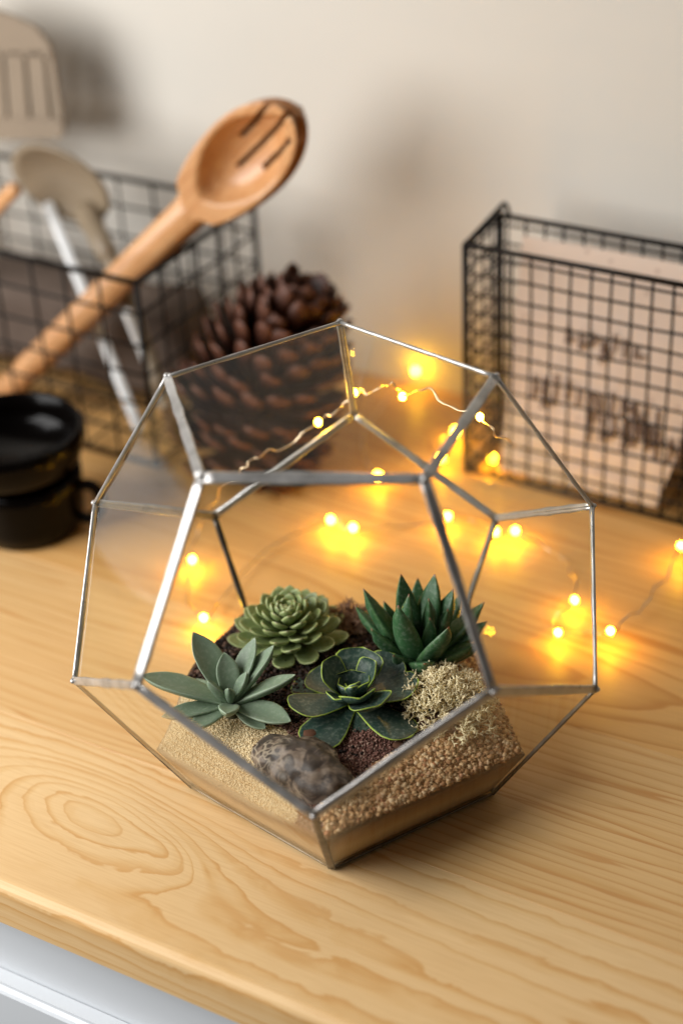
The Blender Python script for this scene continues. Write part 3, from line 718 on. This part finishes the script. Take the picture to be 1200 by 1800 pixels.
def card():
    root = thing('paper_card', 'pinkish speckled card with dark handwriting standing in the right wire rack', 'card', tuple(st(0, .32, 0)))
    # leaning from the foot at the front to the top at the back
    f = lambda s_, z, o=0.: st(s_, .302 + (z - .006) * .20, z) - NT * o
    n = 16; V = []; F = []
    for off in (0, .0009):
        for i in range(n + 1):
            for j in range(9):
                s_ = -.048 + (.122 if True else 0) * i / n; z = .006 + .158 * j / 8
                s2 = s_ - max(0, .05 - z) * .25 * (i / n) ** 6
                V.append(f(s2, z, off - .0012 * math.sin(math.pi * i / n)))
    k = (n + 1) * 9
    for i in range(n):
        for j in range(8):
            a = i * 9 + j; F.append((a, a + 1, a + 10, a + 9)); F.append((k + a, k + a + 9, k + a + 10, k + a + 1))
    for i in range(n):
        for j in (0, 8): a = i * 9 + j; F.append((a, a + 9, k + a + 9, k + a))
    for j in range(8):
        for i in (0, n): a = i * 9 + j; F.append((a, a + 1, k + a + 1, k + a))
    M = Mat('card_paper', .8, .2); vo = M.node('TexVoronoi'); vo.inputs['Scale'].default_value = 70; M.lk(M.coord('Object'), vo.inputs['Vector'])
    sp = M.ramp(vo.outputs['Distance'], [(.10, (1,) * 3), (.16, (0,) * 3)]); M.color(M.mix(M.math('MULTIPLY', sp, .5), (.66, .55, .47), (.34, .24, .20)))
    sheet = part('sheet', V, F, M.m, root, False)
    ink = simple('dark_ink', (.15, .105, .09), .7, .2); m = MB()
    def stroke(pts, wd):
        P = [f(s_, z, .0022) for s_, z in pts]; m.tube(P, wd, 4)
    rnd = random.Random(3)
    for (s0, z0, n_, hh) in ((-.010, .112, 7, .014), (-.030, .078, 12, .020), (.012, .060, 9, .022)):
        for i in range(n_):
            s_ = s0 + i * .0078 + rnd.uniform(-.001, .001); z = z0 - i * .0004 + rnd.uniform(-.004, .004); h_ = hh * rnd.uniform(.6, 1.1)
            stroke([(s_, z), (s_ + .0006, z - h_ * .5), (s_, z - h_)], .0009)
            if rnd.random() < .75: stroke([(s_, z - h_ * rnd.choice((0, .5, 1))), (s_ + .004, z - h_ * rnd.uniform(.2, .9)), (s_ + .0065, z - h_ * rnd.uniform(.2, .9))], .0008)
    part('handwriting', m.V, m.F, ink, root, False)
card()

# ------------------------------------------------------------------ utensils in the left basket
def spoon_head(Lh, Wh, depth, thick, slots=0):
    """bowl in local coordinates: y along the handle axis from the neck (0) to the tip (Lh), z up out of the bowl"""
    nu, nv = 44, 30
    def outline(u):                                       # half width along the head
        return Wh / 2 * math.sqrt(max(0, 1 - ((u - .56) / (.44 if u > .56 else .60)) ** 2)) if abs(u - .56) <= .6 else 0
    top = []; bot = []
    for i in range(nu + 1):
        u = i / nu; hw = max(outline(u), .0001)
        if u < .22: hw = max(hw * min(1, u / .1), .004 + .017 * u / .22)
        for j in range(nv + 1):
            v = -1 + 2 * j / nv; x = hw * v; yy = u * Lh
            q = ((u - .56) / .385) ** 2 + (v * .995 / .84) ** 2 if True else 0
            dz = -depth * max(0, 1 - q ** 1.6) ** .75 if q < 1 else 0
            bend = .010 * max(0, u - .5) ** 2 * 4 * .5
            top.append((x, yy, dz + bend)); under = depth * .98 * max(0, 1 - (v ** 2) ** 1.2) * max(0, 1 - abs((u - .52) / .52) ** 2.2)
            bot.append((x * .985, yy, -thick * (.35 + .65 * math.sqrt(max(0, 1 - v * v))) - under + bend))
    V = top + bot; k = len(top); F = []
    for i in range(nu):
        for j in range(nv):
            a = i * (nv + 1) + j; F.append((a, a + 1, a + nv + 2, a + nv + 1)); F.append((k + a, k + a + nv + 1, k + a + nv + 2, k + a + 1))
    for i in range(nu):
        for j in (0, nv):
            a = i * (nv + 1) + j; F.append((a, a + nv + 1, k + a + nv + 1, k + a) if j == 0 else (a, k + a, k + a + nv + 1, a + nv + 1))
    for j in range(nv):
        for i in (0, nu):
            a = i * (nv + 1) + j; F.append((a, k + a, k + a + 1, a + 1) if i == 0 else (a, a + 1, k + a + 1, k + a))
    return np.array(V), F
def wood_simple(name, light, dark, ax=(US, NT, ZZ)):
    M = Mat(name, .34, .45); co = M.coord('Object', (60, 60, 60)); n = M.noise(M.coord('Object', (30, 30, 30)), 3, 4, .6); n2 = M.noise(M.coord('Object', (200, 200, 40)), 1.5, 3, .5)
    tc = M.node('TexCoord'); cv = M.node('CombineXYZ')
    for q, (a, f_) in enumerate(zip(ax, (14, 420, 420))):
        vm = M.node('VectorMath', operation='DOT_PRODUCT'); M.lk(tc.outputs['Object'], vm.inputs[0]); vm.inputs[1].default_value = tuple(a); M.lk(M.math('MULTIPLY', vm.outputs['Value'], f_), cv.inputs[q])
    g = M.noise(cv.outputs[0], 1.0, 4, .65, .3)
    M.color(M.mix(M.ramp(M.math('MULTIPLY_ADD', g, .8, M.math('MULTIPLY', n, .2)), [(.35, (0,) * 3), (.68, (1,) * 3)]), light, dark)); M.bump(g, .15, .0006); M.lk(M.math('MULTIPLY_ADD', g, .25, .16), M.b.inputs['Roughness']); return M.m
P0 = at_z(-26, 716, .011); P1 = at_z(292, 408, .158); SD = nrm(P1 - P0); SX = nrm(np.cross(SD, BK)); SPA = (SD, SX, np.cross(SD, SX))
M_SPOON = wood_simple('beech_wood', (.67, .385, .185), (.45, .19, .062), SPA)
M_SPOON2 = wood_simple('dark_beech_wood', (.36, .19, .085), (.22, .10, .045), SPA)
def wooden_spoon(name, label, P0, P1, px_neck, px_tip, Wh, face, mat, slots, behind=0.):
    d = nrm(P1 - P0)
    # neck and tip on the line through P0 along d, where it meets the photographed positions
    def on_line(px):
        v = ray(*px); n_ = np.cross(v, np.cross(d, v)); return P0 + d * np.dot(CAM - P0, n_) / np.dot(d, n_)
    neck, tip = on_line(px_neck), on_line(px_tip); off = BK * -behind
    neck, tip, P0 = neck + off, tip + off, P0 + off
    Lh = np.linalg.norm(tip - neck); n = face - np.dot(face, d) * d; n = nrm(n); x = np.cross(d, n)
    root = thing(name, label, 'spoon', tuple(P0), 'wooden spoons in the left basket')
    V, F = spoon_head(Lh, Wh, .0175, .0040)
    Vw = neck + V[:, :1] * x + V[:, 1:2] * d + V[:, 2:3] * n
    o = part('bowl', Vw, F, mat, root)
    if slots:
        bm_ = bmesh.new()
        for xs, y0, y1 in ((-.0125, .58, 1.2), (.0, .42, 1.2), (.0125, .55, .90)):
            c = neck + x * xs + d * Lh * (y0 + y1) / 2 - n * .008
            r_ = bmesh.ops.create_cube(bm_, size=1.0)
            for v in r_['verts']: v.co = Vector(c - np.array(root.location) + x * v.co.x * .0036 + d * v.co.y * Lh * (y1 - y0) + n * v.co.z * .06)
        me = bpy.data.meshes.new('cut'); bm_.to_mesh(me); bm_.free(); co_ = bpy.data.objects.new('cut', me); COL.objects.link(co_)
        co_.parent = root
        md = o.modifiers.new('slots', 'BOOLEAN'); md.operation = 'DIFFERENCE'; md.object = co_; md.solver = 'EXACT'
        bpy.context.view_layer.update(); dg = bpy.context.evaluated_depsgraph_get()
        nm = bpy.data.meshes.new_from_object(o.evaluated_get(dg)); o.modifiers.clear(); o.data = nm
        bpy.data.objects.remove(co_)
    m = MB(); k = 20; P = [P0 + (neck - P0) * t for t in np.linspace(0, 1, 14)] + [neck + d * Lh * .10]
    Rr_ = [.0070, .0076] + [.0078 + .00022 * i for i in range(12)] + [.0108]
    Vh = []
    P = P[:-1] + [neck + d * Lh * q for q in (.03, .06, .10, .14, .17)]; Rr_ = Rr_[:-1] + [.0112, .0118, .0124, .0126, .0120]
    Of = [.0058] * 14 + [.0061, .0066, .0076, .0092, .0112]
    for p, r_, of in zip(P, Rr_, Of):
        for j in range(k):
            t = 2 * math.pi * j / k; Vh.append(p + x * r_ * 1.12 * math.cos(t) + n * (min(r_, .0085) * .75 * math.sin(t) - of))
    Fh = [(i * k + j, i * k + (j + 1) % k, (i + 1) * k + (j + 1) % k, (i + 1) * k + j) for i in range(len(P) - 1) for j in range(k)] + [tuple(range(k))[::-1], tuple((len(P) - 1) * k + j for j in range(k))]
    part('handle', Vh, Fh, mat, root)
P0 = at_z(-26, 716, .011); P1 = at_z(292, 408, .158)
wooden_spoon('wooden_spoon', 'pale slotted wooden spoon leaning over the rim of the left wire basket', P0, P1, (322, 376), (502, 188), .0560, BK + .10 * RO - .05 * UP, M_SPOON, True)
wooden_spoon('wooden_spoon', 'darker wooden spoon nested behind the slotted one', P0, P1, (334, 364), (518, 166), .0570, BK + .10 * RO - .05 * UP, M_SPOON2, False, .016)

M_TAUPE = simple('taupe_nylon', (.25, .195, .14), .45, .4, vary=.12, scale=30)
M_TAUPE2 = simple('taupe_silicone', (.24, .185, .122), .40, .4, vary=.12, scale=30)
def turner():
    tp = .338; c = at_t(38, 130, tp); root = thing('slotted_turner', 'taupe slotted turner standing against the wall at the far left', 'turner', tuple(c))
    o = lambda px, py: at_t(px, py, tp)
    # head as four bars between top and bottom band, each with real gaps
    m = MB(); th = NT * .002
    def slab(q):
        P = [o(*p) for p in q]; k = len(P); m.add([p - th for p in P] + [p + th for p in P], [tuple(range(k)), tuple(range(2 * k - 1, k - 1, -1))] + [(i, i + k, (i + 1) % k + k, (i + 1) % k) for i in range(k)])
    slab([(-130, 40), (-100, 0), (-20, 12), (30, 30), (66, 48), (88, 76), (97, 100), (-130, 90)])
    slab([(-130, 206), (112, 206), (115, 232), (108, 243), (-130, 246)])
    for a, b_, w0 in ((-108, -100, 32), (-66, -56, 32), (-26, -16, 31), (12, 22, 31), (50, 62, 28)): slab([(a, 88), (a + w0, 88), (b_ + w0, 208), (b_, 208)])
    slab([(84, 88), (95, 96), (114, 212), (100, 212)])
    m.part('head', M_TAUPE, root, False)
    m = MB(); m.tube(spline([o(-30, 235), o(-20, 330), st(-.47, .30, .03)], 8), .0045, 10); m.part('handle', M_TAUPE, root)
turner()
def ladle():
    tp = .295; c = at_t(105, 325, tp); root = thing('serving_spoon', 'round taupe serving spoon behind the wooden handle in the left basket', 'spoon', tuple(c))
    x = nrm(US + ZZ * .05); y = nrm(np.array([-.25, 0, 1.]) - NT * .15); n = nrm(np.cross(x, y))
    if np.dot(n, BK) < 0: n = -n
    k = 28; V = []; F = []; nr = 7
    for sgn, off in ((1, .0), (-1, -.003)):
        for i in range(nr + 1):
            for j in range(k):
                t = 2 * math.pi * j / k; q = i / nr; ex, ey = .040 * q * math.cos(t), .033 * q * math.sin(t)
                V.append(c + x * ex + y * ey + n * (off - .010 * (1 - q * q)))
    b0 = (nr + 1) * k
    for i in range(nr):
        for j in range(k):
            a, b_ = i * k + j, i * k + (j + 1) % k; F.append((a, b_, b_ + k, a + k)); F.append((b0 + a, b0 + a + k, b0 + b_ + k, b0 + b_))
    for j in range(k): a, b_ = nr * k + j, nr * k + (j + 1) % k; F.append((a, b_, b0 + b_, b0 + a))
    part('bowl', V, F, M_TAUPE2, root)
    m = MB(); m.tube(spline([c + x * .010 - y * .024 - n * .002, at_t(178, 425, .280), at_t(215, 500, .270), at_t(285, 690, .245)], 8), [.0095] * 4 + [.008] * 8 + [.006] * 13, 10); m.part('handle', M_TAUPE2, root)
ladle()
def flat_bar(name, label, cat, p, q, wd, th, mat, group=None):
    d = nrm(q - p); n = nrm(BK - np.dot(BK, d) * d + .15 * RO); n = nrm(n - np.dot(n, d) * d); x = np.cross(d, n); L = np.linalg.norm(q - p); V = []; k = 12
    for s_ in (0, .008, .02, .1, .25, .5, .75, .9, .98, .992, 1):
        e = .6 if s_ in (0, 1) else (.9 if s_ in (.008, .992) else 1); ww = wd * (.78 + .22 * abs(s_ - .35))
        for j in range(k):
            t = 2 * math.pi * j / k; V.append(p + d * L * s_ + x * ww / 2 * e * math.copysign(abs(math.cos(t)) ** .6, math.cos(t)) + n * th / 2 * e * math.copysign(abs(math.sin(t)) ** .7, math.sin(t)))
    ns = 11; F = [(i * k + j, i * k + (j + 1) % k, (i + 1) * k + (j + 1) % k, (i + 1) * k + j) for i in range(ns - 1) for j in range(k)] + [tuple(range(k))[::-1], tuple((ns - 1) * k + j for j in range(k))]
    o = part(name, V, F, mat, None); tag(o, label, cat, group)
flat_bar('utensil_handle', 'long white utensil handle crossing behind the wooden spoon in the left basket', 'utensil', at_z(246, 757, .014), at_t(84, 355, .300), .0090, .004, M_STEEL, 'white utensil handles in the left basket')
flat_bar('utensil_handle', 'shorter white handle in the corner of the left basket nearest the terrarium', 'utensil', at_z(292, 720, .018), at_t(222, 545, .245), .0078, .004, M_STEEL, 'white utensil handles in the left basket')
flat_bar('wooden_stick', 'pale wooden stick end at the left edge beside the round serving spoon', 'stick', at_z(-190, 560, .03), at_t(30, 328, .27), .012, .009, M_SPOON)

# ------------------------------------------------------------------ cups
def cup(c, prof_out, hgt, th, handle, label, zc=0):
    root = thing('cup', label, 'cup', tuple(c), 'black cups stacked at the left')
    ins = [(max(r - th, .001), z) for r, z in prof_out[::-1] if z > .006]
    prof = [(.001, prof_out[0][1])] + prof_out + [(prof_out[-1][0] - th / 2, prof_out[-1][1] + .0012)] + ins + [(.001, ins[-1][1])]
    m = MB().lathe(prof, c, 64); m.part('body', M_MUG, root)
    a0, zt, zb_, out = handle; d = np.array([math.cos(a0), math.sin(a0), 0]); r = np.interp(zt, [p[1] for p in prof_out], [p[0] for p in prof_out]); r2 = np.interp(zb_, [p[1] for p in prof_out], [p[0] for p in prof_out])
    P = spline([c + d * (r - .003) + ZZ * zt, c + d * (r + out * .7) + ZZ * (zt + .001), c + d * (r + out) + ZZ * (zt * .5 + zb_ * .5), c + d * (r2 + out * .6) + ZZ * (zb_ - .001), c + d * (r2 - .003) + ZZ * zb_], 8)
    MB().tube(P, .0038, 10).part('handle', M_MUG, root)
CC = at_z(54, 920, 0)
cup(CC, [(.031, 0.0), (.035, .0015), (.0375, .012), (.0385, .030), (.0388, .041)], .041, .003, (-.25, .033, .010, .014), 'lower black glazed cup standing on the table at the left')
cup(CC + np.array([-.004, .0, .0425]), [(.030, 0.0), (.038, .002), (.0445, .010), (.0470, .020), (.0475, .031)], .030, .003, (2.6, .025, .010, .016), 'upper black glazed cup stacked on the other at the left')

# ------------------------------------------------------------------ fairy lights
def bulb_mat():
    M = Mat('led_glow'); N = M.N; N.remove(M.b); e = M.node('Emission'); e.inputs[0].default_value = (1.0, .51, .015, 1); e.inputs[1].default_value = 195
    M.lk(e.outputs[0], M.out.inputs['Surface']); return M.m
M_LED = bulb_mat()
def on_face(px, py, fn, off):
    m, n = fnorm(fn); return at_plane(px, py, m + n * off, n)
def lights():
    root = thing('string_lights', 'string of tiny warm yellow lights on thin wire winding behind the terrarium', 'string lights', (0, 0, 0))
    T = lambda x, y, z=.010: ('b', at_z(x, y, z)); K = lambda x, y, z=.004: ('k', at_z(x, y, z))
    FB = lambda x, y, f, o=.006: ('b', on_face(x, y, f, o)); FK = lambda x, y, f, o=.006: ('k', on_face(x, y, f, o))
    path = [K(1290, 860), T(1196, 960, .014), K(1150, 1040, .008), K(1095, 1092, .006), T(1072, 1109, .013), K(1030, 1110), T(980, 1112), K(970, 1085), T(1009, 1055), K(1000, 1000), K(950, 960), T(905, 933), T(871, 935), K(830, 915), T(786, 908), K(700, 925), T(620, 928), T(581, 914), K(480, 960), K(400, 1040),
            T(358, 1086), K(330, 1040), T(338, 984), K(350, 920, .02), FK(385, 868, 'up3', .012), FK(425, 828, 'up3'), FK(445, 806, 'up3'), FK(490, 788, 'up3'), FB(559, 742, 'up3'), FK(600, 716, 'up3'), FB(622, 690, 'up2', .006),
            FK(655, 690, 'up2', .010), FK(690, 672, 'up2', .012), FB(707, 697, 'up2', .012), FK(740, 683, 'up2', .010), FK(800, 715, 'up2'), FB(843, 733, 'up2'), FK(880, 765, 'up2', .010), ('k', at_z(905, 790, .02)), T(865, 806, .010), K(835, 790), T(800, 758, .010), K(775, 775), T(775, 806, .010), K(720, 830), T(664, 836, .010), K(640, 760), T(730, 652, .016), K(800, 640, .02)]
    P = spline([p for _, p in path], 9)
    wob = np.stack([vnoise(np.stack([np.arange(len(P)) * .35 + k * 9, np.full(len(P), k * 3.1), np.zeros(len(P))], 1)) - .5 for k in range(3)], 1) * .004
    P = P + wob; P[:, 2] = np.maximum(P[:, 2], .0010)
    tw = np.arange(len(P)) * .9; off = np.stack([np.cos(tw) * .0004, np.sin(tw) * .0004, np.zeros(len(P))], 1)
    m = MB(); m.tube(P + off, .00042, 5); m.tube(P - off, .00042, 5); m.part('wire', M_COPPER, root)
    V, F = ico(2); V = V * np.array([.0021, .0021, .0025]); me = mesh_data('bulb', V, F)
    for kind, p in path:
        if kind == 'b': link('bulb', me, M_LED, root, tuple(p))
lights()

# ------------------------------------------------------------------ dark block added in the left basket, unseen white reflector beyond the cups
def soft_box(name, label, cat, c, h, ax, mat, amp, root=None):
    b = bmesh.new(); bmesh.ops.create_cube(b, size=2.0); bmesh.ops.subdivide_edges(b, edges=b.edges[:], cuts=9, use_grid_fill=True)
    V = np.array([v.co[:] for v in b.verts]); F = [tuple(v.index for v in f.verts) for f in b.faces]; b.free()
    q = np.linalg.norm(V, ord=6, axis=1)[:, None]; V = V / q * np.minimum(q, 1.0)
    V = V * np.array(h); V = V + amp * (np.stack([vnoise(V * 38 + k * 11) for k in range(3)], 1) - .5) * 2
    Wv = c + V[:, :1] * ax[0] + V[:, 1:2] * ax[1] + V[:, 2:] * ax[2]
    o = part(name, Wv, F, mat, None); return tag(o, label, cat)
soft_box('dark_filler', 'dark brown block added in the bottom of the left wire basket to darken its inside', 'filler', st(-.420, .310, .042), (.128, .030, .034), [US, NT, ZZ],  # added block, its dark brown stands in for the dim basket interior
         simple('filler_brown', (.12, .09, .072), .9, .1, vary=.3, scale=120, bump=.3, bscale=900), .0045)
def reflector_tray():  # unseen white dish, added to give the left pane a pale reflection
    root = thing('reflector_tray', 'flat white reflector added out of view left of the cups, mirrored in the left pane', 'reflector_tray', tuple(st(-.60, .12, 0)))
    o = lambda x, y, z: st(-.60 + x, .12 + y, z); V = []; F = []; k = 40
    def ring(a, b_, z):
        for j in range(k):
            t = 2 * math.pi * j / k; ct, si = math.cos(t), math.sin(t)
            V.append(o(a * math.copysign(abs(ct) ** .4, ct), b_ * math.copysign(abs(si) ** .4, si), z))
    for a, b_, z in ((.130, .085, .0008), (.145, .100, .016), (.150, .105, .0165), (.150, .105, .0180), (.143, .098, .0178), (.128, .083, .0030)): ring(a, b_, z)
    n = 6
    F = [(i * k + j, i * k + (j + 1) % k, (i + 1) * k + (j + 1) % k, (i + 1) * k + j) for i in range(n - 1) for j in range(k)] + [tuple(range(k))[::-1], tuple((n - 1) * k + j for j in range(k))]
    part('dish', V, F, simple('reflector_white', (.80, .81, .82), .2, .5), root)
reflector_tray()
